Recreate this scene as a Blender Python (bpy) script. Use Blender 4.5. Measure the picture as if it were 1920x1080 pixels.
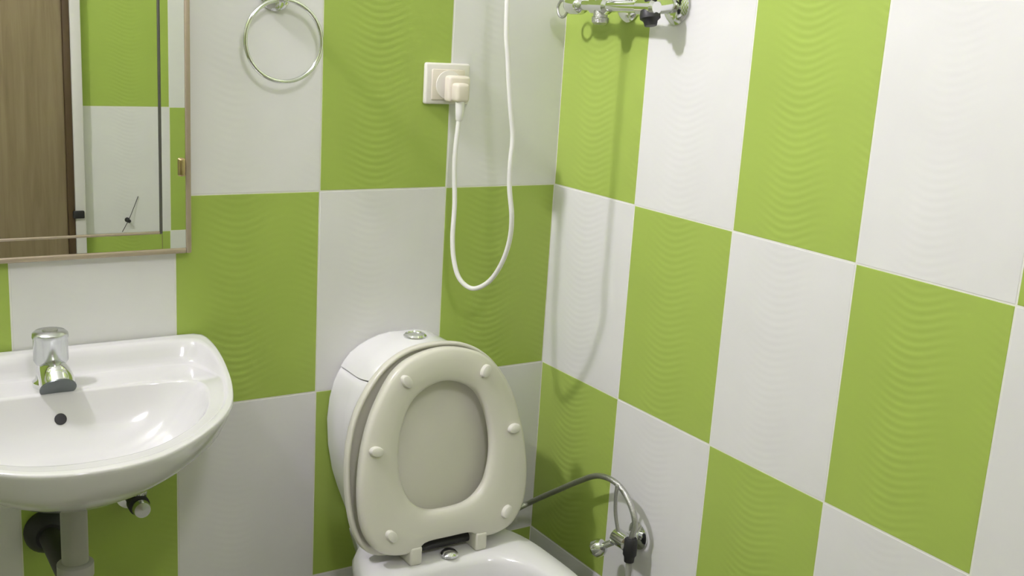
import bpy, bmesh, math
import numpy as np
from mathutils import Vector, Matrix

for o in list(bpy.data.objects):
    bpy.data.objects.remove(o, do_unlink=True)
S = bpy.context.scene
COL = S.collection

# ------------------------------------------------------------------ camera
CAM = np.array([-1.25063, -1.7682, 1.39501])
F_PX = 2068.44
CR = np.array([[0.84118975, -0.53740088, 0.06000078],      # right
               [-0.07546785, -0.22654937, -0.97107157],    # down
               [0.53544786, 0.81232732, -0.2311275]])      # forward
cam_data = bpy.data.cameras.new('camera')
cam = bpy.data.objects.new('camera', cam_data)
COL.objects.link(cam)
cam_data.sensor_width = 36.0
cam_data.lens = F_PX / 1920 * 36.0
cam_data.clip_start = 0.02
mw = Matrix.Identity(4)
for i in range(3):
    mw[i][0] = CR[0][i]; mw[i][1] = -CR[1][i]; mw[i][2] = -CR[2][i]; mw[i][3] = CAM[i]
cam.matrix_world = mw
S.camera = cam

# ------------------------------------------------------------------ world, lights, exposure
S.view_settings.view_transform = 'Standard'
S.view_settings.look = 'None'
S.view_settings.gamma = 1.0
S.view_settings.use_curve_mapping = False
S.view_settings.exposure = 0.0
world = bpy.data.worlds.new('world'); S.world = world
world.use_nodes = True
world.node_tree.nodes['Background'].inputs[0].default_value = (0.8, 0.86, 0.95, 1)
world.node_tree.nodes['Background'].inputs[1].default_value = 0.3
LAMP_A = (-0.18, 2.45)          # (y, z) of the round bulkhead lamp on the left wall; throws the cable's shadow
LAMP_A_R = 0.075
LAMP_A_POWER = 33.0
FILL_LAMP = (-0.98, 2.28)          # (x, z) of an unseen fill lamp above the door, added to brighten the back wall
FILL_LAMP_R = 0.10
FILL_LAMP_POWER = 10.0
LAMP_COL = (0.98, 0.91, 1.06)

# ------------------------------------------------------------------ helpers
def px(u, v, **k):
    """point on the viewing ray of a photo pixel where one world coordinate is known"""
    d = np.array([(u - 959.52) / F_PX, (v - 539.97) / F_PX, 1.0]) @ CR
    (a, c), = k.items()
    i = 'xyz'.index(a)
    return Vector(CAM + d * ((c - CAM[i]) / d[i]))

def link(name, me, mat=None, parent=None):
    o = bpy.data.objects.new(name, me)
    COL.objects.link(o)
    if mat is not None and len(me.materials) == 0:
        me.materials.append(mat)
    if parent is not None:
        o.parent = parent
        o.matrix_parent_inverse = parent_matrix(parent).inverted()
    return o

def parent_matrix(p):
    m = p.matrix_basis.copy()
    if p.parent is not None:
        m = parent_matrix(p.parent) @ p.matrix_parent_inverse @ m
    return m

def mesh_of(name, bm, smooth=True, angle=40):
    bmesh.ops.recalc_face_normals(bm, faces=bm.faces)
    me = bpy.data.meshes.new(name)
    if smooth:
        for f in bm.faces: f.smooth = True
        for e in bm.edges:
            if len(e.link_faces) == 2 and e.calc_face_angle(0) > math.radians(angle):
                e.smooth = False
    bm.to_mesh(me); bm.free()
    return me

def part(name, bm, mat, parent=None, smooth=True, angle=40):
    return link(name, mesh_of(name, bm, smooth, angle), mat, parent)

def tag(o, label, cat, group=None):
    o['label'] = label; o['category'] = cat
    if group: o['group'] = group
    return o

def thing(name, loc, label, cat, group=None):
    o = bpy.data.objects.new(name, None)
    COL.objects.link(o); o.location = loc; o.empty_display_size = 0.05
    return tag(o, label, cat, group)

def structure(o, label, cat):
    tag(o, label, cat); o['kind'] = 'structure'
    return o

def box(bm, lo, hi, bevel=0.0, seg=2):
    vs = [bm.verts.new((x, y, z)) for x in (lo[0], hi[0]) for y in (lo[1], hi[1]) for z in (lo[2], hi[2])]
    fs = [(0, 1, 3, 2), (4, 6, 7, 5), (0, 4, 5, 1), (2, 3, 7, 6), (0, 2, 6, 4), (1, 5, 7, 3)]
    faces = [bm.faces.new([vs[i] for i in f]) for f in fs]
    if bevel > 0:
        es = list({e for f in faces for e in f.edges})
        bmesh.ops.bevel(bm, geom=es, offset=bevel, segments=seg, affect='EDGES', profile=0.5)
    return bm

def loft(bm, rings, cap0=True, cap1=True):
    R = [[bm.verts.new(p) for p in r] for r in rings]
    n = len(R[0])
    for a, b in zip(R[:-1], R[1:]):
        for i in range(n):
            j = (i + 1) % n
            bm.faces.new((a[i], a[j], b[j], b[i]))
    if cap0: bm.faces.new(R[0][::-1])
    if cap1: bm.faces.new(R[-1])
    return bm

def loft_closed(bm, rings):
    """rings joined first to last (torus topology)"""
    R = [[bm.verts.new(p) for p in r] for r in rings]
    n = len(R[0])
    for k in range(len(R)):
        a, b = R[k], R[(k + 1) % len(R)]
        for i in range(n):
            j = (i + 1) % n
            bm.faces.new((a[i], a[j], b[j], b[i]))
    return bm

def frame_of(d):
    d = Vector(d).normalized()
    a = Vector((0, 0, 1)) if abs(d.z) < 0.9 else Vector((1, 0, 0))
    u = d.cross(a).normalized()
    return u, d.cross(u).normalized(), d

def lathe(bm, origin, axis, prof, seg=32, cap0=True, cap1=True):
    """prof: list of (radius, distance along axis)"""
    u, w, d = frame_of(axis)
    o = Vector(origin)
    rings = []
    for r, t in prof:
        r = max(r, 1e-4)
        rings.append([o + d * t + (u * math.cos(2 * math.pi * k / seg) + w * math.sin(2 * math.pi * k / seg)) * r for k in range(seg)])
    return loft(bm, rings, cap0, cap1)

def catmull(pts, n=8, closed=False):
    P = [Vector(p) for p in pts]
    out = []
    m = len(P)
    rng = range(m if closed else m - 1)
    for i in rng:
        if closed:
            p0, p1, p2, p3 = P[(i - 1) % m], P[i], P[(i + 1) % m], P[(i + 2) % m]
        else:
            p1, p2 = P[i], P[i + 1]
            p0 = P[i - 1] if i > 0 else p1 * 2 - p2
            p3 = P[i + 2] if i + 2 < m else p2 * 2 - p1
        for k in range(n):
            t = k / n
            out.append(0.5 * ((2 * p1) + (p2 - p0) * t + (2 * p0 - 5 * p1 + 4 * p2 - p3) * t * t + (3 * p1 - p0 - 3 * p2 + p3) * t ** 3))
    if not closed: out.append(P[-1])
    return out

def tube(bm, path, r, seg=12, closed=False):
    P = [Vector(p) for p in path]
    m = len(P)
    rings = []
    prev = None
    for i, p in enumerate(P):
        if closed: d = P[(i + 1) % m] - P[i - 1]
        else: d = P[min(i + 1, m - 1)] - P[max(i - 1, 0)]
        d.normalize()
        if prev is None: u = frame_of(d)[0]
        else:
            u = prev - d * prev.dot(d)
            u.normalize()
        prev = u
        w = d.cross(u)
        rr = r(i / (m - 1)) if callable(r) else r
        rings.append([p + (u * math.cos(2 * math.pi * k / seg) + w * math.sin(2 * math.pi * k / seg)) * rr for k in range(seg)])
    if closed: return loft_closed(bm, rings)
    return loft(bm, rings)

def torus(bm, c, axis, R, r, seg=64, s2=12):
    u, w, d = frame_of(axis)
    c = Vector(c)
    return tube(bm, [c + (u * math.cos(2 * math.pi * k / seg) + w * math.sin(2 * math.pi * k / seg)) * R for k in range(seg)], r, s2, closed=True)

def mirror_outline(half):
    """half: points (x>=0, y) from bottom centre to top centre -> closed smooth outline"""
    pts = [Vector((x, y, 0)) for x, y in half] + [Vector((-x, y, 0)) for x, y in half[::-1] if x > 1e-6]
    return catmull(pts, 10, closed=True)

def polar(poly, c, n):
    """sample a star-shaped outline at n equal angles about c"""
    out = []
    m = len(poly)
    for k in range(n):
        a = 2 * math.pi * k / n
        d = Vector((math.cos(a), math.sin(a)))
        best = None
        for i in range(m):
            p = Vector((poly[i][0] - c[0], poly[i][1] - c[1]))
            q = Vector((poly[(i + 1) % m][0] - c[0], poly[(i + 1) % m][1] - c[1]))
            e = q - p
            den = d.x * e.y - d.y * e.x
            if abs(den) < 1e-12: continue
            t = (p.x * e.y - p.y * e.x) / den
            s = (p.x * d.y - p.y * d.x) / den
            if t > 0 and -1e-6 <= s <= 1 + 1e-6 and (best is None or t > best): best = t
        out.append(Vector((c[0] + d.x * best, c[1] + d.y * best)))
    return out

def sstep(a, b, x):
    t = min(1, max(0, (x - a) / (b - a)))
    return t * t * (3 - 2 * t)

# ------------------------------------------------------------------ materials
def principled(name, col, rough=0.4, metal=0.0, spec=0.5, coat=0.0):
    m = bpy.data.materials.new(name); m.use_nodes = True
    b = m.node_tree.nodes['Principled BSDF']
    b.inputs['Base Color'].default_value = (*col, 1)
    b.inputs['Roughness'].default_value = rough
    b.inputs['Metallic'].default_value = metal
    b.inputs['Specular IOR Level'].default_value = spec
    b.inputs['Coat Weight'].default_value = coat
    return m

def noisy(m, col, amount=0.06, scale=30.0, bump=0.0, coords='Object'):
    nt = m.node_tree; N = nt.nodes; L = nt.links
    b = N['Principled BSDF']
    tc = N.new('ShaderNodeTexCoord'); nz = N.new('ShaderNodeTexNoise')
    nz.inputs['Scale'].default_value = scale; nz.inputs['Detail'].default_value = 4
    L.new(tc.outputs[coords], nz.inputs['Vector'])
    mix = N.new('ShaderNodeMix'); mix.data_type = 'RGBA'
    mix.inputs[6].default_value = (*[c * (1 - amount) for c in col], 1)
    mix.inputs[7].default_value = (*[min(1, c * (1 + amount)) for c in col], 1)
    L.new(nz.outputs['Fac'], mix.inputs[0]); L.new(mix.outputs[2], b.inputs['Base Color'])
    if bump:
        bp = N.new('ShaderNodeBump'); bp.inputs['Strength'].default_value = bump; bp.inputs['Distance'].default_value = 0.002
        L.new(nz.outputs['Fac'], bp.inputs['Height']); L.new(bp.outputs['Normal'], b.inputs['Normal'])
    return m

def tile_material(name, col, bump=0.23):
    """glazed wall tile with nested wavy ripples pressed into the face (local x across, z up)"""
    m = principled(name, col, rough=0.42, spec=0.32)
    nt = m.node_tree; N = nt.nodes; L = nt.links
    b = N['Principled BSDF']
    tc = N.new('ShaderNodeTexCoord'); sp = N.new('ShaderNodeSeparateXYZ')
    L.new(tc.outputs['Object'], sp.inputs[0])
    def M(op, a, c=None):
        n = N.new('ShaderNodeMath'); n.operation = op
        for i, q in enumerate((a, c)):
            if q is None: continue
            if isinstance(q, (int, float)): n.inputs[i].default_value = q
            else: L.new(q, n.inputs[i])
        return n.outputs[0]
    sx = M('MULTIPLY', sp.outputs['X'], 2 * math.pi / 0.165)
    wob = M('MULTIPLY', M('SINE', M('ADD', sx, 2.3)), 0.012)
    ph = M('MULTIPLY', M('ADD', sp.outputs['Z'], wob), 2 * math.pi / 0.0125)
    wave = M('SINE', ph)
    amp = M('ADD', 0.55, M('MULTIPLY', M('SINE', M('ADD', sx, 5.2)), -0.45))
    h = M('MULTIPLY', wave, amp)
    bp = N.new('ShaderNodeBump'); bp.inputs['Strength'].default_value = bump; bp.inputs['Distance'].default_value = 0.0006
    L.new(h, bp.inputs['Height']); L.new(bp.outputs['Normal'], b.inputs['Normal'])
    nz = N.new('ShaderNodeTexNoise'); nz.inputs['Scale'].default_value = 9; nz.inputs['Detail'].default_value = 3
    L.new(tc.outputs['Object'], nz.inputs['Vector'])
    mix = N.new('ShaderNodeMix'); mix.data_type = 'RGBA'
    mix.inputs[6].default_value = (*[c * 0.95 for c in col], 1); mix.inputs[7].default_value = (*[min(1, c * 1.05) for c in col], 1)
    L.new(nz.outputs['Fac'], mix.inputs[0]); L.new(mix.outputs[2], b.inputs['Base Color'])
    return m

GREEN = (0.375, 0.50, 0.10); WHITE = (0.78, 0.78, 0.77)
m_green = tile_material('green_tile', GREEN)
m_white = tile_material('white_tile', WHITE, 0.11)
m_grout = noisy(principled('grout', (0.80, 0.80, 0.74), 0.8), (0.80, 0.80, 0.74), 0.08, 60)
m_ceiling = noisy(principled('ceiling_paint', (0.8, 0.8, 0.78), 0.8), (0.8, 0.8, 0.78), 0.03, 20)
m_floor = noisy(principled('floor_tile', (0.45, 0.44, 0.40), 0.35), (0.45, 0.44, 0.40), 0.12, 25)
m_ceramic = noisy(principled('white_ceramic', (0.68, 0.68, 0.675), 0.12, spec=0.6, coat=0.3), (0.68, 0.68, 0.675), 0.01, 8)
m_toilet = noisy(principled('toilet_ceramic', (0.80, 0.80, 0.80), 0.14, spec=0.6, coat=0.3), (0.80, 0.80, 0.80), 0.01, 8)
m_seat = noisy(principled('ivory_plastic', (0.70, 0.69, 0.60), 0.3), (0.70, 0.69, 0.60), 0.03, 14)
m_bumper = noisy(principled('pale_rubber', (0.74, 0.73, 0.66), 0.35), (0.74, 0.73, 0.66), 0.03, 40)
m_chrome = noisy(principled('chrome', (0.78, 0.79, 0.80), 0.10, 1.0), (0.78, 0.79, 0.80), 0.04, 40)
m_steel = noisy(principled('braided_steel', (0.55, 0.55, 0.54), 0.32, 1.0), (0.55, 0.55, 0.54), 0.3, 600, 0.5)
m_satin = noisy(principled('satin_chrome', (0.62, 0.64, 0.64), 0.24, 1.0), (0.62, 0.64, 0.64), 0.08, 60)
m_gunmetal = noisy(principled('gunmetal', (0.16, 0.18, 0.18), 0.35, 0.7), (0.16, 0.18, 0.18), 0.1, 60)
m_dark = noisy(principled('black_rubber', (0.02, 0.02, 0.022), 0.5), (0.02, 0.02, 0.022), 0.2, 50)
m_pipe = noisy(principled('grey_pipe', (0.36, 0.36, 0.33), 0.35), (0.36, 0.36, 0.33), 0.1, 30)
m_cord = noisy(principled('white_cable', (0.80, 0.80, 0.76), 0.4), (0.80, 0.80, 0.76), 0.03, 60)
m_plate = noisy(principled('cream_plastic', (0.78, 0.76, 0.70), 0.3), (0.78, 0.76, 0.70), 0.03, 40)
m_plug = noisy(principled('ivory_plug', (0.74, 0.69, 0.58), 0.35), (0.74, 0.69, 0.58), 0.04, 40)
m_mirror = noisy(principled('mirror_glass', (0.97, 0.975, 0.97), 0.0, 1.0), (0.97, 0.975, 0.97), 0.005, 5)
m_tan = noisy(principled('tan_frame', (0.42, 0.35, 0.26), 0.35, 0.3), (0.42, 0.35, 0.26), 0.1, 60)
m_bead = noisy(principled('grey_bead', (0.10, 0.10, 0.085), 0.4, 0.2), (0.10, 0.10, 0.085), 0.1, 60)
m_brass = noisy(principled('brass', (0.55, 0.42, 0.24), 0.25, 1.0), (0.55, 0.42, 0.24), 0.06, 60)
m_frame = noisy(principled('white_door_frame', (0.72, 0.70, 0.69), 0.4), (0.72, 0.70, 0.69), 0.04, 30)
m_edge = noisy(principled('dark_wood_edge', (0.09, 0.055, 0.025), 0.5), (0.09, 0.055, 0.025), 0.2, 40)

def wood(name, c1, c2):
    m = principled(name, c1, 0.5)
    nt = m.node_tree; N = nt.nodes; L = nt.links
    tc = N.new('ShaderNodeTexCoord'); mp = N.new('ShaderNodeMapping'); nz = N.new('ShaderNodeTexNoise')
    mp.inputs['Scale'].default_value = (18, 18, 1.2)
    nz.inputs['Scale'].default_value = 3; nz.inputs['Detail'].default_value = 5; nz.inputs['Distortion'].default_value = 0.6
    L.new(tc.outputs['Object'], mp.inputs[0]); L.new(mp.outputs[0], nz.inputs['Vector'])
    r = N.new('ShaderNodeValToRGB')
    r.color_ramp.elements[0].position = 0.3; r.color_ramp.elements[0].color = (*c1, 1)
    r.color_ramp.elements[1].position = 0.7; r.color_ramp.elements[1].color = (*c2, 1)
    L.new(nz.outputs['Fac'], r.inputs[0]); L.new(r.outputs[0], N['Principled BSDF'].inputs['Base Color'])
    return m
m_door = wood('brown_door_wood', (0.22, 0.165, 0.09), (0.30, 0.235, 0.14))

def emitter(name, col, strength):
    m = bpy.data.materials.new(name); m.use_nodes = True
    N = m.node_tree.nodes; N.clear()
    e = N.new('ShaderNodeEmission'); o = N.new('ShaderNodeOutputMaterial')
    e.inputs[0].default_value = (*col, 1); e.inputs[1].default_value = strength
    m.node_tree.links.new(e.outputs[0], o.inputs[0])
    return m

# ------------------------------------------------------------------ room shell
TW = 0.25; TH = 0.36545
OFFB = 0.2453; OFFR = 0.2514
FLOOR = 0.06; CEIL = 7 * TH
XL = -(OFFB + 6 * TW)          # left wall
YF = -1.95                     # wall behind the camera
TK = 0.008; GAP = 0.0024; REC = 0.0005

tile_cache = {}
def tile_mesh(w, h, mat):
    key = (round(w, 4), round(h, 4), mat.name)
    if key not in tile_cache:
        bm = bmesh.new()
        box(bm, (-w / 2 + GAP / 2, 0, -h / 2 + GAP / 2), (w / 2 - GAP / 2, TK, h / 2 - GAP / 2))
        fe = [e for e in bm.edges if all(v.co.y < 1e-6 for v in e.verts)]
        bmesh.ops.bevel(bm, geom=fe, offset=0.0006, segments=1, affect='EDGES')
        me = mesh_of('tile', bm, smooth=False)
        me.materials.append(mat)
        tile_cache[key] = me
    return tile_cache[key]

def tiled_wall(name, label, lo, hi, cols, rows, to_world, rotz, green, skip=None):
    """lo/hi: grout slab box; cols/rows: joint coordinates along the wall and up"""
    bm = bmesh.new(); box(bm, lo, hi)
    w = structure(part(name, bm, m_grout, smooth=False), label, 'wall')
    for c, (a0, a1) in enumerate(zip(cols[:-1], cols[1:])):
        for r, (z0, z1) in enumerate(zip(rows[:-1], rows[1:])):
            if skip and skip(a0, a1, z0, z1): continue
            me = tile_mesh(abs(a1 - a0), z1 - z0, m_green if green(c, r) else m_white)
            t = link('tile', me, None, w)
            t.location = to_world((a0 + a1) / 2, (z0 + z1) / 2)
            t.rotation_euler = (0, 0, rotz)
    return w

rows = [FLOOR] + [k * TH for k in range(1, 8)]
xcols = [0.0] + [-(OFFB + k * TW) for k in range(7)]
ycols = [0.0] + [-(OFFR + k * TW) for k in range(6)] + [YF]
tiled_wall('wall_back', 'green and white chequered tile wall behind toilet, basin and mirror',
           (XL - 0.12, REC, FLOOR - 0.1), (0.12, 0.12, CEIL + 0.1), xcols, rows,
           lambda a, z: (a, 0, z), 0.0, lambda c, r: (c + r) % 2 == 0)
tiled_wall('wall_right', 'green and white chequered tile wall under the shower mixer',
           (REC, YF - 0.1, FLOOR - 0.1), (0.12, REC, CEIL + 0.1), ycols, rows,
           lambda a, z: (0, a, z), -math.pi / 2, lambda c, r: (c + r) % 2 == 1)
tiled_wall('wall_left', 'chequered tile wall outside the left edge of the view',
           (XL - 0.12, YF - 0.1, FLOOR - 0.1), (XL - REC, REC, CEIL + 0.1), ycols, rows,
           lambda a, z: (XL, a, z), math.pi / 2, lambda c, r: (c + r) % 2 == 1)
# front wall (seen in the mirror only): larger tiles beside the door
VY = -0.04 - YF                # the wall's mirror image stands here
def vp(u, v): return px(u, v, y=VY)
joint_z = vp(225, 200).z
joint_x0 = vp(152, 200).x - 0.01
joint_x1 = vp(317, 200).x
FW = joint_x1 - joint_x0
FH = joint_z - vp(225, 437).z
frame_x1 = vp(149, 200).x; frame_x0 = vp(129, 200).x; edge_x0 = vp(116, 200).x
frows = [FLOOR]
k0 = int((joint_z - FLOOR) / FH)
frows = [FLOOR] + [joint_z + k * FH for k in range(-k0, 12) if FLOOR + 0.02 < joint_z + k * FH < CEIL - 0.02] + [CEIL]
jr = min(range(len(frows)), key=lambda i: abs(frows[i] - joint_z))
DOOR_X0 = edge_x0 - 0.80; DOOR_TOP = 2.06
fcols = [XL, DOOR_X0 - 0.04, frame_x1, joint_x1]
x = joint_x1 + FW
while x < -0.03:
    fcols.append(x); x += FW
fcols.append(0.0)
jc = 2
tiled_wall('wall_front', 'chequered tile wall with the door, seen in the mirror',
           (XL - 0.12, YF - 0.12, FLOOR - 0.1), (0.12, YF - REC, CEIL + 0.1), fcols, frows,
           lambda a, z: (a, YF, z), math.pi, lambda c, r: (c - jc + r - jr) % 2 == 0,
           skip=lambda a0, a1, z0, z1: DOOR_X0 - 0.05 < (a0 + a1) / 2 < frame_x1 and z0 < DOOR_TOP + 0.04)

bm = bmesh.new(); box(bm, (XL - 0.12, YF - 0.12, FLOOR - 0.1), (0.12, 0.12, FLOOR))
fl = structure(part('floor', bm, m_floor, smooth=False), 'grey tiled bathroom floor under the toilet', 'floor')
bm = bmesh.new(); box(bm, (XL - 0.12, YF - 0.12, CEIL), (0.12, 0.12, CEIL + 0.1))
structure(part('ceiling', bm, m_ceiling, smooth=False), 'white painted ceiling above the tiles', 'ceiling')

# door behind the camera (brown leaf, dark edge, white frame)
bm = bmesh.new(); box(bm, (DOOR_X0, YF, FLOOR), (edge_x0, YF + 0.035, DOOR_TOP), 0.003)
door = structure(part('door_1', bm, m_door), 'brown wooden door reflected in the mirror', 'door')
bm = bmesh.new(); box(bm, (edge_x0, YF, FLOOR), (frame_x0, YF + 0.045, DOOR_TOP), 0.003)
part('door_edge', bm, m_edge, door)
bm = bmesh.new(); box(bm, (frame_x0, YF, FLOOR), (frame_x1, YF + 0.05, DOOR_TOP + 0.04), 0.004)
part('door_jamb', bm, m_frame, door)
bm = bmesh.new(); box(bm, (DOOR_X0 - 0.04, YF, FLOOR), (DOOR_X0, YF + 0.05, DOOR_TOP + 0.04), 0.004)
part('door_jamb', bm, m_frame, door)
bm = bmesh.new(); box(bm, (DOOR_X0, YF, DOOR_TOP), (frame_x0, YF + 0.05, DOOR_TOP + 0.04), 0.004)
part('door_head', bm, m_frame, door)
hp = px(150, 402, y=VY - 0.05)
bm = bmesh.new(); box(bm, (hp.x - 0.022, YF + 0.045, hp.z - 0.012), (hp.x + 0.012, YF + 0.06, hp.z + 0.012), 0.003)
part('latch', bm, m_dark, door)

# ------------------------------------------------------------------ wall lamp on the left, added fill lamp above the door
def wall_lamp(c, axis, r, power, label):
    t = thing('wall_lamp', c, label, 'lamp')
    bm = bmesh.new()
    lathe(bm, c, axis, [(r + 0.016, 0), (r + 0.016, 0.03), (r + 0.008, 0.038), (r, 0.038)], 48, True, False)
    part('lamp_rim', bm, m_frame, t)
    bm = bmesh.new()
    lathe(bm, c, axis, [(r, 0.036), (r * 0.85, 0.046), (r * 0.5, 0.053), (0.0005, 0.056)], 48, True, True)
    part('lamp_diffuser', bm, emitter('bulkhead_glow', LAMP_COL, power / (math.pi * math.pi * r * r)), t)
    return t
wall_lamp((XL + 0.0005, LAMP_A[0], LAMP_A[1]), (1, 0, 0), LAMP_A_R, LAMP_A_POWER, 'round white bulkhead lamp high on the left wall')
wall_lamp((FILL_LAMP[0], YF + 0.0005, FILL_LAMP[1]), (0, 1, 0), FILL_LAMP_R, FILL_LAMP_POWER, 'added round fill lamp above the brown door, out of view')

# ------------------------------------------------------------------ toilet
TX = -0.335
def P3(x, y, z): return Vector((TX + x, y, z))
toilet = thing('toilet', (TX, -0.35, FLOOR), 'white ceramic toilet with seat and lid raised against its cistern', 'toilet')
RIM = 0.475
NB = 96
bowl_out = mirror_outline([(0, -0.655), (0.06, -0.64), (0.115, -0.585), (0.152, -0.50), (0.172, -0.40), (0.176, -0.30), (0.172, -0.215), (0.15, -0.15), (0.115, -0.10), (0.105, -0.05), (0.09, -0.022), (0, -0.02)])
bowl_in = mirror_outline([(0, -0.605), (0.05, -0.59), (0.095, -0.54), (0.118, -0.46), (0.122, -0.38), (0.11, -0.31), (0.08, -0.265), (0.04, -0.248), (0, -0.245)])
BC = (0, -0.40)
PO = polar(bowl_out, BC, NB); PI_ = polar(bowl_in, BC, NB)
def ring_scaled(P, s, z, off=(0, 0)):
    return [P3(BC[0] + (p.x - BC[0]) * s + off[0], BC[1] + (p.y - BC[1]) * s + off[1], z) for p in P]
def ring_mix(a, z):
    return [P3(p.x * (1 - a) + q.x * a, p.y * (1 - a) + q.y * a, z) for p, q in zip(PO, PI_)]
bm = bmesh.new()
rings = [ring_scaled(PO, 0.60, FLOOR, (0, 0.05)), ring_scaled(PO, 0.60, FLOOR + 0.03, (0, 0.05)), ring_scaled(PO, 0.585, 0.16, (0, 0.05)),
         ring_scaled(PO, 0.62, 0.24, (0, 0.045)), ring_scaled(PO, 0.74, 0.32, (0, 0.03)), ring_scaled(PO, 0.88, 0.39, (0, 0.012)), ring_scaled(PO, 0.96, 0.43),
         ring_scaled(PO, 0.99, 0.452), ring_scaled(PO, 1.0, 0.462), ring_mix(0.04, 0.471), ring_mix(0.12, RIM), ring_mix(0.5, RIM + 0.001), ring_mix(0.85, RIM - 0.001), ring_mix(0.96, RIM - 0.006), ring_mix(1.0, RIM - 0.018)]
for s, z in ((0.99, 0.43), (0.95, 0.38), (0.82, 0.32), (0.6, 0.27), (0.3, 0.25), (0.02, 0.245)):
    rings.append([P3(BC[0] + (q.x - BC[0]) * s, BC[1] + (q.y - BC[1]) * s, z) for q in PI_])
loft(bm, rings)
part('bowl', bm, m_toilet, toilet, angle=60)

# cistern: oval front view, slim depth
def rrect(hw, y0, y1, r, z, n=10):
    r = min(r, hw * 0.98, (y1 - y0) * 0.49)
    pts = []
    for cx, cy, a0 in ((hw - r, y1 - 0.012, 0), (-hw + r, y1 - 0.012, 90), (-hw + r, y0 + r, 180), (hw - r, y0 + r, 270)):
        rr = r if a0 >= 180 else 0.012
        cxx = cx if a0 >= 180 else (hw - rr if cx > 0 or a0 == 0 else -hw + rr)
        for k in range(n + 1):
            a = math.radians(a0 + 90 * k / n)
            pts.append(P3(cxx + rr * math.cos(a), cy + rr * math.sin(a), z))
    return pts
TF = -0.128
prof = [(0.462, 0.09, 0.02), (0.50, 0.102, 0.008), (0.545, 0.119, 0.003), (0.58, 0.130, 0.001), (0.63, 0.139, 0), (0.68, 0.142, 0), (0.72, 0.138, 0), (0.75, 0.130, 0), (0.765, 0.123, 0), (0.774, 0.117, 0)]
bm = bmesh.new()
loft(bm, [rrect(hw, TF + d, -0.001, 0.05, z) for z, hw, d in prof])
part('cistern', bm, m_toilet, toilet, angle=60)
prof = [(0.7765, 0.113, 0.004), (0.7775, 0.117, 0.001), (0.788, 0.110, -0.001), (0.801, 0.099, 0.001), (0.813, 0.084, 0.005), (0.823, 0.067, 0.011), (0.831, 0.049, 0.019), (0.836, 0.032, 0.031), (0.838, 0.014, 0.048)]
bm = bmesh.new()
loft(bm, [rrect(hw, TF + d, -0.001 - (d if d > 0.003 else 0) * 0.6, 0.05, z) for z, hw, d in prof])
part('cistern_lid', bm, m_toilet, toilet, angle=60)
bm = bmesh.new()
lathe(bm, P3(0, -0.07, 0.832), (0, 0, 1), [(0.021, 0), (0.021, 0.008), (0.018, 0.011), (0.017, 0.009), (0.0005, 0.0095)], 28)
part('flush_button', bm, m_chrome, toilet)

# raised seat and lid
SEAT_O = Vector((TX, -0.212, 0.501)); SEAT_UP = Vector((0, 0.05, 0.352)).normalized()
LID_O = Vector((TX, -0.184, 0.498)); LID_UP = Vector((0, 0.048, 0.37)).normalized()
XV = Vector((1, 0, 0))
def on_plane(o, up, x, s, f):
    """f: distance out of the plane towards the room"""
    nrm = XV.cross(up).normalized()
    return o + XV * x + up * s + nrm * f
seat_out = mirror_outline([(0, 0.008), (0.045, 0.007), (0.062, -0.003), (0.095, -0.006), (0.135, 0.008), (0.160, 0.045), (0.168, 0.10), (0.163, 0.165), (0.149, 0.222), (0.126, 0.272), (0.094, 0.316), (0.054, 0.338), (0, 0.347)])
seat_in = mirror_outline([(0, 0.060), (0.045, 0.066), (0.077, 0.094), (0.092, 0.145), (0.089, 0.2), (0.071, 0.25), (0.043, 0.276), (0, 0.288)])
SC = (0, 0.17)
SO = polar(seat_out, SC, 128); SI = polar(seat_in, SC, 128)
bm = bmesh.new()
rings = []
for a, f in ((0.0, 0.0), (0.0, 0.012), (0.03, 0.016), (0.10, 0.0185), (0.35, 0.020), (0.65, 0.020), (0.88, 0.018), (0.97, 0.015), (1.0, 0.010), (1.0, 0.002), (0.95, -0.003), (0.5, -0.008), (0.06, -0.004)):
    rings.append([on_plane(SEAT_O, SEAT_UP, p.x * (1 - a) + q.x * a, p.y * (1 - a) + q.y * a, f) for p, q in zip(SO, SI)])
loft_closed(bm, rings)
seat = part('seat', bm, m_seat, toilet, angle=70)
for sx, ss, tilt in ((-0.078, 0.298, 35), (0.078, 0.298, -35), (-0.138, 0.186, 80), (0.136, 0.186, -80), (-0.115, 0.035, 40), (0.117, 0.035, -40)):
    bm = bmesh.new()
    a = math.radians(tilt)
    rr = []
    for sc, f in ((1.0, 0.0185), (1.0, 0.025), (0.88, 0.0285), (0.5, 0.030), (0.05, 0.030)):
        ring = []
        for k in range(24):
            b = 2 * math.pi * k / 24
            ex, ey = 0.0085 * sc * math.cos(b), 0.0125 * sc * math.sin(b)
            ring.append(on_plane(SEAT_O, SEAT_UP, sx + ex * math.cos(a) - ey * math.sin(a), ss + ex * math.sin(a) + ey * math.cos(a), f))
        rr.append(ring)
    loft(bm, rr)
    part('seat_bumper', bm, m_bumper, seat)
lid_out = mirror_outline([(0, -0.014), (0.10, -0.014), (0.143, 0.0), (0.167, 0.04), (0.177, 0.10), (0.176, 0.170), (0.163, 0.230), (0.138, 0.279), (0.102, 0.320), (0.056, 0.345), (0, 0.352)])
LO = polar(lid_out, SC, 128)
def lring(s, f): return [on_plane(LID_O, LID_UP, SC[0] + (p.x - SC[0]) * s, SC[1] + (p.y - SC[1]) * s, f) for p in LO]
bm = bmesh.new()
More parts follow.
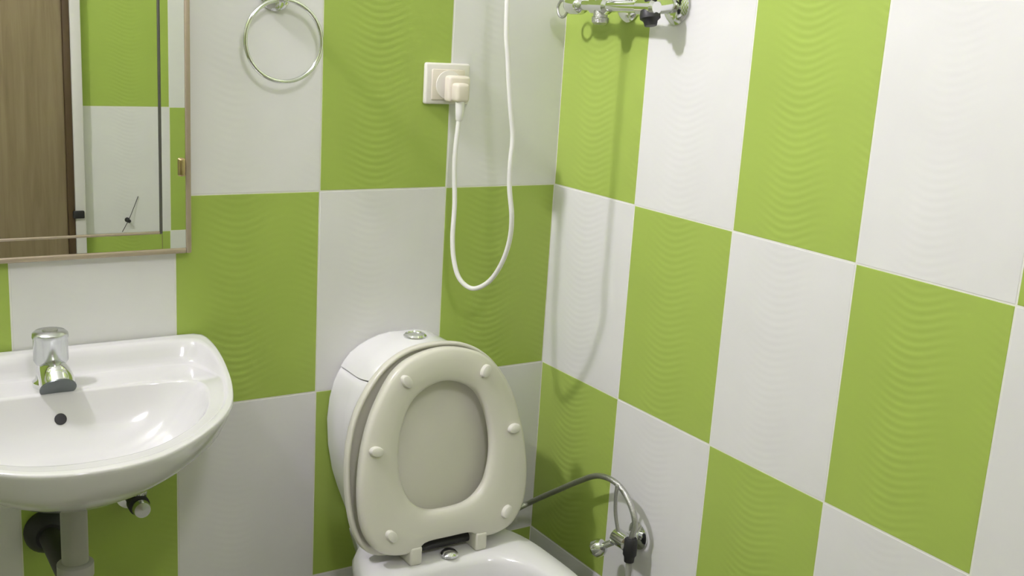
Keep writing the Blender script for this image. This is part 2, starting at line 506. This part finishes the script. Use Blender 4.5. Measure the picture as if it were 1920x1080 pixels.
loft(bm, [lring(0.02, -0.001), lring(0.5, -0.0005), lring(0.9, 0.0), lring(0.945, 0.002), lring(0.955, 0.010), lring(0.97, 0.0125), lring(0.99, 0.0125), lring(1.0, 0.009), lring(1.0, 0.0), lring(0.985, -0.007), lring(0.94, -0.012), lring(0.8, -0.017), lring(0.5, -0.021), lring(0.02, -0.022)])
part('lid', bm, m_seat, toilet, angle=70)
for sx in (-0.066, 0.066):
    bm = bmesh.new()
    box(bm, (TX + sx - 0.012, -0.232, RIM - 0.002), (TX + sx + 0.012, -0.188, 0.508), 0.005, 3)
    part('hinge', bm, m_seat, toilet)
bm = bmesh.new()
lathe(bm, (TX - 0.054, -0.200, 0.490), (1, 0, 0), [(0.0085, 0), (0.0085, 0.108)], 16)
part('hinge_gap_shade', bm, m_dark, toilet)  # black bar between the hinges, painting the shade in the gap under the seat
bm = bmesh.new()
lathe(bm, (TX + 0.005, -0.222, RIM - 0.001), (0, 0, 1), [(0.016, 0), (0.016, 0.004), (0.011, 0.009), (0.0005, 0.010)], 20)
part('hinge_bolt', bm, m_chrome, toilet)

# ------------------------------------------------------------------ wash basin
BX = -0.965
basin = thing('wash_basin', (BX, 0, 0.69), 'white ceramic wash basin hung on the tiled wall', 'basin')
half = [(0, -0.450), (0.04, -0.4465), (0.08, -0.434), (0.115, -0.413), (0.15, -0.384), (0.186, -0.345), (0.214, -0.300), (0.236, -0.235), (0.252, -0.16), (0.262, -0.09), (0.264, -0.035), (0.258, -0.008), (0.235, -0.001), (0.12, -0.001), (0, -0.001)]
ob = mirror_outline(half)
BCN = (0, -0.25)
NBA = 160
h_in = [(0, -0.403), (0.04, -0.400), (0.08, -0.388), (0.115, -0.366), (0.15, -0.335), (0.178, -0.295), (0.196, -0.25), (0.203, -0.205), (0.195, -0.165), (0.165, -0.145), (0.10, -0.136), (0, -0.133)]
h_foot = [(0, -0.428), (0.04, -0.4245), (0.08, -0.412), (0.115, -0.390), (0.148, -0.360), (0.18, -0.322), (0.205, -0.28), (0.224, -0.225), (0.236, -0.16), (0.240, -0.10), (0.234, -0.067), (0.213, -0.051), (0.12, -0.048), (0, -0.048)]
h_lip = [(0, -0.438), (0.04, -0.4345), (0.08, -0.422), (0.115, -0.400), (0.149, -0.370), (0.184, -0.332), (0.211, -0.288), (0.231, -0.228), (0.245, -0.16), (0.251, -0.095), (0.246, -0.050), (0.228, -0.031), (0.12, -0.027), (0, -0.027)]
OB, IB, JB, KB = [polar(mirror_outline(h), BCN, NBA) for h in (half, h_in, h_foot, h_lip)]
def zr(y): return 0.866 - 0.030 * min(1, max(0, -y / 0.45))
def z_foot(y): return zr(y) - (0.007 + 0.026 * sstep(-0.22, -0.06, y))
BDEPTH = 0.094
def bowl_ring(sv):
    out = []
    for p in IB:
        x = BCN[0] + (p.x - BCN[0]) * sv; y = BCN[1] + (p.y - BCN[1]) * sv
        zi = (z_foot(p.y) - 0.003) * sv * sv + 0.838 * (1 - sv * sv)
        out.append(Vector((BX + x, y, zi - BDEPTH * (1 - sv ** 4.5) ** 1.1)))
    return out
def mix_ring(A, B, a, za, zb):
    out = []
    for p, q in zip(A, B):
        x = p.x * (1 - a) + q.x * a; y = p.y * (1 - a) + q.y * a
        b = a * a * (3 - 2 * a)
        out.append(Vector((BX + x, y, za(p.y) * (1 - b) + zb(q.y) * b)))
    return out
def bring(v, f):
    return [Vector((BX + BCN[0] + (p.x - BCN[0]) * v, BCN[1] + (p.y - BCN[1]) * v, zr(BCN[1] + (p.y - BCN[1]) * v) + f)) for p in OB]
bm = bmesh.new()
rings = [bowl_ring(0.02)] + [bowl_ring(0.06 * k) for k in range(1, 14)] + [bowl_ring(v) for v in (0.83, 0.87, 0.90, 0.93, 0.955, 0.975, 0.99, 1.0)]
rings += [mix_ring(IB, JB, a, lambda y: z_foot(y) - 0.003, z_foot) for a in (0.12, 0.3, 0.6, 0.9)]
rings += [mix_ring(JB, KB, a, z_foot, lambda y: zr(y) - 0.001) for a in (0.0, 0.2, 0.4, 0.6, 0.8, 1.0)]
rings += [mix_ring(KB, OB, a, lambda y: zr(y) - 0.001, lambda y: zr(y) - 0.0012) for a in (0.3, 0.6, 0.8)]
rings += [bring(0.997, -0.0022), bring(1.0, -0.005), bring(0.997, -0.0085), bring(0.983, -0.016), bring(0.962, -0.026), bring(0.93, -0.040), bring(0.86, -0.055), bring(0.72, -0.077), bring(0.52, -0.101), bring(0.36, -0.111), bring(0.2, -0.114), bring(0.02, -0.115)]
loft(bm, rings)
part('basin_bowl', bm, m_ceramic, basin, angle=75)
def bowl_z(x, y):
    k = int(round((math.atan2(y - BCN[1], x - BCN[0]) % (2 * math.pi)) / (2 * math.pi) * NBA)) % NBA
    p = IB[k]
    sv = min(1, math.hypot(x - BCN[0], y - BCN[1]) / math.hypot(p.x - BCN[0], p.y - BCN[1]))
    zi = (z_foot(p.y) - 0.003) * sv * sv + 0.838 * (1 - sv * sv)
    return zi - BDEPTH * (1 - sv ** 4.5) ** 1.1
yy = -0.30
while yy < -0.134:
    ov = px(113, 786, y=yy)
    if ov.z < bowl_z(ov.x - BX, yy): break
    yy += 0.0005
dz = (bowl_z(ov.x - BX, yy) - bowl_z(ov.x - BX, yy - 0.004)) / 0.004
nrm = Vector((0, -dz, 1)).normalized()
bm = bmesh.new()
lathe(bm, ov - nrm * 0.012, nrm, [(0.0085, 0), (0.0085, 0.0135), (0.0075, 0.0138), (0.0005, 0.0128)], 24)
part('overflow_hole', bm, m_dark, basin)
bm = bmesh.new()
lathe(bm, (BX, -0.262, bowl_z(0, -0.262) - 0.002), (0, 0, 1), [(0.024, 0), (0.024, 0.005), (0.018, 0.006), (0.0005, 0.005)], 28)
part('drain', bm, m_chrome, basin)

# tap standing on the basin ledge
tp = Vector((-0.957, -0.092, 0.838))
tap = thing('basin_tap', tp, 'chrome pillar tap with round knob on the basin ledge', 'tap')
bm = bmesh.new()
lathe(bm, tp - Vector((0, 0, 0.006)), (0, 0, 1), [(0.027, 0), (0.027, 0.007), (0.023, 0.011), (0.021, 0.022), (0.020, 0.030), (0.015, 0.033)], 32)
part('tap_body', bm, m_chrome, tap)
bm = bmesh.new()
path = catmull([tp + Vector((0, 0.004, 0.014)), tp + Vector((0, -0.018, 0.017)), tp + Vector((0, -0.034, 0.014)), tp + Vector((0, -0.046, 0.004))], 6)
tube(bm, path, lambda t: 0.0215 + 0.004 * t, 24)
spout = part('spout', bm, m_chrome, tap)
bm = bmesh.new()
d = (path[-1] - path[-2]).normalized()
lathe(bm, path[-1], d, [(0.0252, -0.001), (0.0255, 0.002), (0.021, 0.0026), (0.0005, 0.001)], 24)
part('aerator', bm, m_gunmetal, spout)
bm = bmesh.new()
lathe(bm, tp + Vector((0, 0, 0.026)), (0, 0, 1), [(0.014, 0), (0.0215, 0.003), (0.0245, 0.008), (0.0240, 0.040), (0.0255, 0.043), (0.0250, 0.049), (0.021, 0.0525), (0.0005, 0.053)], 32)
knob = part('tap_knob', bm, m_satin, tap)
bm = bmesh.new()
lathe(bm, tp + Vector((0, 0, 0.078)), (0, 0, 1), [(0.011, 0), (0.011, 0.0025), (0.0005, 0.003)], 24)
part('knob_cap', bm, m_steel, knob)

# waste pipe under the basin
wx, wy = -0.957, -0.22
wp = thing('waste_pipe', (wx, wy, 0.5), 'grey waste pipe with black wall collar under the basin', 'pipe')
bm = bmesh.new(); lathe(bm, (wx, wy, 0.7395), (0, 0, -1), [(0.030, 0), (0.030, 0.022), (0.024, 0.026), (0.024, 0.034)], 28)
part('pipe_nut', bm, m_dark, wp)
bm = bmesh.new(); lathe(bm, (wx, wy, 0.715), (0, 0, -1), [(0.0185, 0), (0.0185, 0.20)], 24)
part('tail_pipe', bm, m_pipe, wp)
bm = bmesh.new(); lathe(bm, (wx, wy, 0.604), (0, 0, -1), [(0.020, 0), (0.0255, 0.003), (0.0255, 0.022), (0.022, 0.026), (0.022, 0.03)], 24)
part('pipe_collar', bm, m_pipe, wp)
bm = bmesh.new(); lathe(bm, (wx, wy, 0.535), (0, 0, -1), [(0.022, 0), (0.034, 0.006), (0.034, 0.07), (0.026, 0.10), (0.02, 0.11)], 28)
part('trap_cup', bm, m_pipe, wp)
bm = bmesh.new(); lathe(bm, (wx, wy, 0.556), (0, 1, 0), [(0.017, 0), (0.017, -wy - 0.002)], 24)
part('wall_arm', bm, m_dark, wp)
bm = bmesh.new(); lathe(bm, (wx, -0.0005, 0.556), (0, -1, 0), [(0.036, 0), (0.036, 0.008), (0.028, 0.022), (0.022, 0.028)], 28)
part('wall_collar', bm, m_dark, wp)

# angle valve under the basin
av = px(248, 929, y=-0.012)
va = thing('angle_valve', (av.x, 0, av.z), 'chrome angle valve on green tile under the basin', 'valve')
bm = bmesh.new(); lathe(bm, (av.x, -0.0005, av.z), (0, -1, 0), [(0.027, 0), (0.026, 0.004), (0.016, 0.010), (0.012, 0.011)], 28)
part('wall_flange', bm, m_chrome, va)
bm = bmesh.new(); lathe(bm, (av.x, -0.008, av.z), (0, -1, 0), [(0.0135, 0), (0.0135, 0.03), (0.017, 0.032), (0.017, 0.048), (0.009, 0.05)], 24)
body = part('valve_body', bm, m_dark, va)
bm = bmesh.new(); lathe(bm, (av.x, -0.056, av.z), (0, -1, 0), [(0.007, 0), (0.012, 0.003), (0.0145, 0.010), (0.013, 0.020), (0.0005, 0.022)], 20)
part('valve_knob', bm, m_satin, va)
bm = bmesh.new(); lathe(bm, (av.x, -0.047, av.z), (0.12, 0, 1), [(0.009, 0), (0.009, 0.02), (0.0115, 0.021), (0.0115, 0.034), (0.007, 0.035)], 20)
part('valve_outlet', bm, m_chrome, va)
bm = bmesh.new()
tube(bm, catmull([(av.x + 0.004, -0.047, av.z + 0.03), (av.x + 0.0, -0.05, av.z + 0.075), (av.x - 0.05, -0.06, av.z + 0.11), (-0.93, -0.085, av.z + 0.125), (-0.957, -0.092, 0.764)], 8), 0.006, 10)
part('supply_hose', bm, m_steel, va)

# ------------------------------------------------------------------ mirror
MR = -0.7245; ML = BX - (MR - BX); MB = px(200, 482, y=-0.015).z; MT = 1.62
mir = thing('wall_mirror', (BX, 0, MB), 'rectangular bordered mirror with thin tan frame above the basin', 'mirror')
bm = bmesh.new(); box(bm, (ML + 0.002, -0.012, MB + 0.002), (MR - 0.002, -0.001, MT - 0.002))
part('backing_board', bm, m_edge, mir, smooth=False)
fw = 0.0085
for lo, hi in (((MR - fw, -0.021, MB), (MR, -0.001, MT)), ((ML, -0.021, MB), (ML + fw, -0.001, MT)),
               ((ML + fw, -0.021, MB), (MR - fw, -0.001, MB + fw)), ((ML + fw, -0.021, MT - fw), (MR - fw, -0.001, MT))):
    bm = bmesh.new(); box(bm, lo, hi, 0.002)
    part('frame_bar', bm, m_tan, mir)
ix1 = px(300, 300, y=-0.02).x; ix0 = 2 * BX - ix1; iz0 = px(200, 441, y=-0.02).z; iz1 = MT - (iz0 - MB)
bw = 0.0018
def pane(name, x0, x1, z0, z1):
    bm = bmesh.new(); box(bm, (x0, -0.0195, z0), (x1, -0.012, z1), 0.0006, 1)
    return part(name, bm, m_mirror, mir, smooth=False)
pane('mirror_pane', ix0 + bw, ix1 - bw, iz0 + bw, iz1 - bw)
pane('mirror_strip', ix1 + bw, MR - fw, MB + fw, MT - fw)
pane('mirror_strip', ML + fw, ix0 - bw, MB + fw, MT - fw)
pane('mirror_strip', ix0 - bw, ix1 + bw, MB + fw, iz0 - bw)
pane('mirror_strip', ix0 - bw, ix1 + bw, iz1 + bw, MT - fw)
for lo, hi, mt in (((ix1 - bw, iz0 - bw), (ix1 + bw, iz1 + bw), m_bead), ((ix0 - bw, iz0 - bw), (ix0 + bw, iz1 + bw), m_bead),
                   ((ix0 + bw, iz0 - bw), (ix1 - bw, iz0 + bw), m_tan), ((ix0 + bw, iz1 - bw), (ix1 - bw, iz1 + bw), m_tan)):
    bm = bmesh.new(); box(bm, (lo[0], -0.0205, lo[1]), (hi[0], -0.012, hi[1]), 0.001, 1)
    part('border_bead', bm, mt, mir)
cl = px(340, 312, y=-0.022)
bm = bmesh.new()
box(bm, (cl.x - 0.005, -0.025, cl.z - 0.016), (cl.x + 0.006, -0.019, cl.z + 0.013), 0.003, 3)
part('mirror_clip', bm, m_brass, mir)

# ------------------------------------------------------------------ towel ring
rc = px(532, 77, y=-0.036)
tr = thing('towel_ring', (rc.x, 0, rc.z + 0.066), 'round chrome towel ring on white tile beside the mirror', 'towel ring')
bm = bmesh.new(); torus(bm, rc, (0, 1, 0), 0.0645, 0.0036, 72, 12)
part('ring', bm, m_chrome, tr)
top = Vector((rc.x - 0.004, 0, rc.z + 0.072))
bm = bmesh.new(); lathe(bm, (top.x, -0.0005, top.z), (0, -1, 0), [(0.026, 0), (0.026, 0.006), (0.021, 0.010), (0.009, 0.013), (0.008, 0.028), (0.012, 0.032), (0.012, 0.044), (0.008, 0.047)], 28)
part('ring_mount', bm, m_chrome, tr)

# ------------------------------------------------------------------ wall socket, plug, cable
so = thing('wall_socket', (-0.255, 0, 1.286), 'square cream wall socket across the green and white tile joint', 'socket')
bm = bmesh.new(); box(bm, (-0.303, -0.012, 1.2495), (-0.2125, -0.0005, 1.3225), 0.004, 3)
part('socket_plate', bm, m_plate, so)
bm = bmesh.new(); box(bm, (-0.292, -0.0155, 1.257), (-0.224, -0.010, 1.312), 0.003, 2)
part('socket_face', bm, m_plug, so)
bm = bmesh.new(); lathe(bm, (-0.258, -0.013, 1.284), (0, -1, 0), [(0.026, 0), (0.026, 0.0045), (0.023, 0.005), (0.0005, 0.005)], 32)
part('socket_ring', bm, m_plate, so)
pg = thing('power_plug', (-0.247, -0.018, 1.278), 'ivory plug pushed into the cream wall socket', 'plug')
bm = bmesh.new()
box(bm, (-0.270, -0.040, 1.255), (-0.226, -0.018, 1.302), 0.006, 3)
part('plug_body', bm, m_plug, pg)
bm = bmesh.new()
box(bm, (-0.2655, -0.060, 1.257), (-0.2385, -0.036, 1.290), 0.006, 3)
part('plug_grip', bm, m_plug, pg)
bm = bmesh.new(); lathe(bm, (-0.2525, -0.049, 1.260), (0, 0, -1), [(0.0085, 0), (0.0075, 0.02), (0.0065, 0.034), (0.0055, 0.036)], 20)
part('strain_relief', bm, m_cord, pg)
YR, YL = -0.185, -0.05
trk = [(951, -900, YR), (951, -300, YR), (951, 0, YR), (952, 110, YR), (957, 205, YR), (961, 255, YR), (956, 310, YR), (955, 355, YR), (959, 405, YR - 0.003), (955, 450, -0.178),
       (940, 494, -0.16), (916, 528, -0.132), (886, 541, -0.105), (862, 524, -0.085), (851, 490, -0.07), (848, 445, -0.061), (852, 380, -0.053), (852, 300, YL)]
pts = [px(u, v, y=y) for u, v, y in trk]
pts[0] = Vector((pts[2].x, YR, CEIL - 0.001)); pts[1] = Vector((pts[2].x, YR, 1.8))
pts.append(Vector((-0.2525, -0.049, 1.235)))
bm = bmesh.new(); tube(bm, catmull(pts, 8), 0.0043, 12)
tag(part('power_cable', bm, m_cord), 'white power cable hanging in a long loop from the socket', 'cable')

# ------------------------------------------------------------------ shower mixer on right wall
MZ = 1.437; MX = -0.062
mx = thing('shower_mixer', (0, -0.26, MZ), 'chrome two-handle shower mixer on the right tiled wall', 'mixer tap')
bm = bmesh.new(); lathe(bm, (MX, -0.165, MZ), (0, -1, 0), [(0.010, 0), (0.0145, 0.004), (0.0145, 0.042), (0.0095, 0.047), (0.0095, 0.128), (0.0145, 0.133), (0.0145, 0.17), (0.010, 0.175)], 28)
part('mixer_body', bm, m_chrome, mx)
for y in (-0.19, -0.318):
    bm = bmesh.new(); lathe(bm, (-0.0005, y, MZ + 0.006), (-1, 0, 0), [(0.031, 0), (0.031, 0.003), (0.024, 0.010), (0.014, 0.012)], 32)
    part('wall_flange', bm, m_chrome, mx)
    bm = bmesh.new(); lathe(bm, (-0.008, y, MZ + 0.006), (MX + 0.008, 0, -0.006), [(0.0125, 0), (0.0125, 0.05)], 20)
    part('inlet_leg', bm, m_chrome, mx)
bm = bmesh.new(); lathe(bm, (MX, -0.170, MZ), (0, 1, 0), [(0.009, 0), (0.009, 0.03), (0.014, 0.034), (0.0165, 0.042), (0.0165, 0.066), (0.013, 0.076), (0.006, 0.082), (0.0005, 0.084)], 28)
part('side_handle', bm, m_chrome, mx)
for y, zt in ((-0.19, 0.06), (-0.325, 0.05)):
    bm = bmesh.new(); lathe(bm, (MX, y, MZ + 0.008), (0, 0, 1), [(0.012, 0), (0.012, 0.018), (0.019, 0.022), (0.021, 0.035), (0.019, zt), (0.0005, zt + 0.003)], 28)
    part('top_handle', bm, m_dark if y < -0.3 else m_chrome, mx)
bm = bmesh.new(); lathe(bm, (MX, -0.190, MZ - 0.008), (0, 0, -1), [(0.0125, 0), (0.0125, 0.010), (0.0150, 0.012), (0.0145, 0.020), (0.009, 0.024)], 24)
part('outlet', bm, m_steel, mx)
bm = bmesh.new(); torus(bm, (MX, -0.075, MZ - 0.007), (1, 0, 0), 0.0150, 0.0026, 36, 10)
part('handle_loop', bm, m_steel, mx)
bm = bmesh.new(); lathe(bm, (MX, -0.322, MZ - 0.004), (0, -0.25, -1), [(0.015, 0), (0.017, 0.008), (0.017, 0.014), (0.012, 0.018), (0.010, 0.026)], 24)
part('diverter', bm, m_dark, mx)

# ------------------------------------------------------------------ bidet valve and hoses on right wall
VC = Vector((-0.040, -0.345, 0.497))
bv = thing('bidet_valve', (0, VC.y, VC.z), 'chrome two-way valve with cross knob on wall right of toilet', 'valve')
bm = bmesh.new(); lathe(bm, (-0.0005, VC.y, VC.z), (-1, 0, 0), [(0.026, 0), (0.026, 0.003), (0.016, 0.009), (0.011, 0.010), (0.011, 0.036)], 28)
part('wall_flange', bm, m_chrome, bv)
bm = bmesh.new(); lathe(bm, (VC.x, VC.y + 0.018, VC.z), (0, -1, 0), [(0.010, 0), (0.0155, 0.003), (0.0155, 0.036), (0.011, 0.040), (0.011, 0.046)], 24)
part('valve_body', bm, m_chrome, bv)
bm = bmesh.new(); lathe(bm, (VC.x - 0.008, VC.y + 0.016, VC.z - 0.012), (-0.45, 0.75, -0.60), [(0.006, 0), (0.006, 0.018), (0.013, 0.020), (0.0165, 0.027), (0.0165, 0.038), (0.012, 0.043), (0.0005, 0.044)], 20)
part('valve_knob', bm, m_chrome, bv)
bm = bmesh.new(); lathe(bm, (VC.x, VC.y - 0.026, VC.z + 0.014), (0, 0, -1), [(0.010, 0), (0.0125, 0.004), (0.0125, 0.032), (0.010, 0.036), (0.009, 0.046)], 20)
part('outlet_nut', bm, m_dark, bv)
HY = VC.y - 0.026
bm = bmesh.new()
hp_ = [Vector((VC.x, HY, VC.z + 0.012)), px(1190, 985, x=-0.04), px(1186, 958, x=-0.041), px(1172, 926, x=-0.043), px(1150, 902, x=-0.045), px(1120, 892, x=-0.045), px(1085, 902, x=-0.045), px(1050, 917, x=-0.05), px(1015, 932, x=-0.058), px(985, 946, x=-0.07), Vector((-0.13, -0.085, 0.452)), Vector((-0.20, -0.07, 0.445)), Vector((-0.245, -0.06, 0.468))]
tube(bm, catmull(hp_, 8), 0.0055, 12)
tag(part('cistern_hose', bm, m_steel), 'braided steel hose arching from the valve to the cistern', 'hose')
bm = bmesh.new()
hq = [Vector((VC.x - 0.004, VC.y + 0.006, VC.z + 0.012)), px(1154, 965, x=-0.05), px(1154, 935, x=-0.055), px(1157, 910, x=-0.06)]
tube(bm, catmull(hq, 8), 0.0035, 10)
part('lever_rod', bm, m_steel, bv)
bm = bmesh.new()
hd = [Vector((VC.x, HY, VC.z - 0.030)), Vector((VC.x, HY - 0.001, 0.40)), Vector((VC.x, HY, 0.28)), Vector((-0.036, HY + 0.02, 0.16)), Vector((-0.05, HY + 0.07, 0.075)), Vector((-0.055, HY + 0.13, 0.068))]
tube(bm, catmull(hd, 8), 0.0058, 12)
tag(part('bidet_hose', bm, m_pipe), 'grey hose hanging down from the valve beside the toilet', 'hose')

# ------------------------------------------------------------------ hook on the wall behind the camera (shows in the mirror)
hk = vp(238, 412)
hook = thing('wall_hook', (hk.x, YF, hk.z), 'small dark wall hook with thin wire, seen in the mirror', 'hook')
bm = bmesh.new()
lathe(bm, (hk.x, YF + 0.0005, hk.z), (0, 1, 0), [(0.008, 0), (0.007, 0.004), (0.0035, 0.007), (0.003, 0.024), (0.006, 0.027), (0.0005, 0.029)], 20)
part('hook_peg', bm, m_dark, hook)
bm = bmesh.new()
w1 = vp(228, 434); w2 = vp(258, 368)
tube(bm, catmull([(w1.x, YF + 0.008, w1.z), (hk.x, YF + 0.022, hk.z + 0.004), ((hk.x + w2.x) / 2, YF + 0.012, (hk.z + w2.z) / 2), (w2.x, YF + 0.004, w2.z)], 8), 0.0011, 8)
part('wire', bm, m_dark, hook)
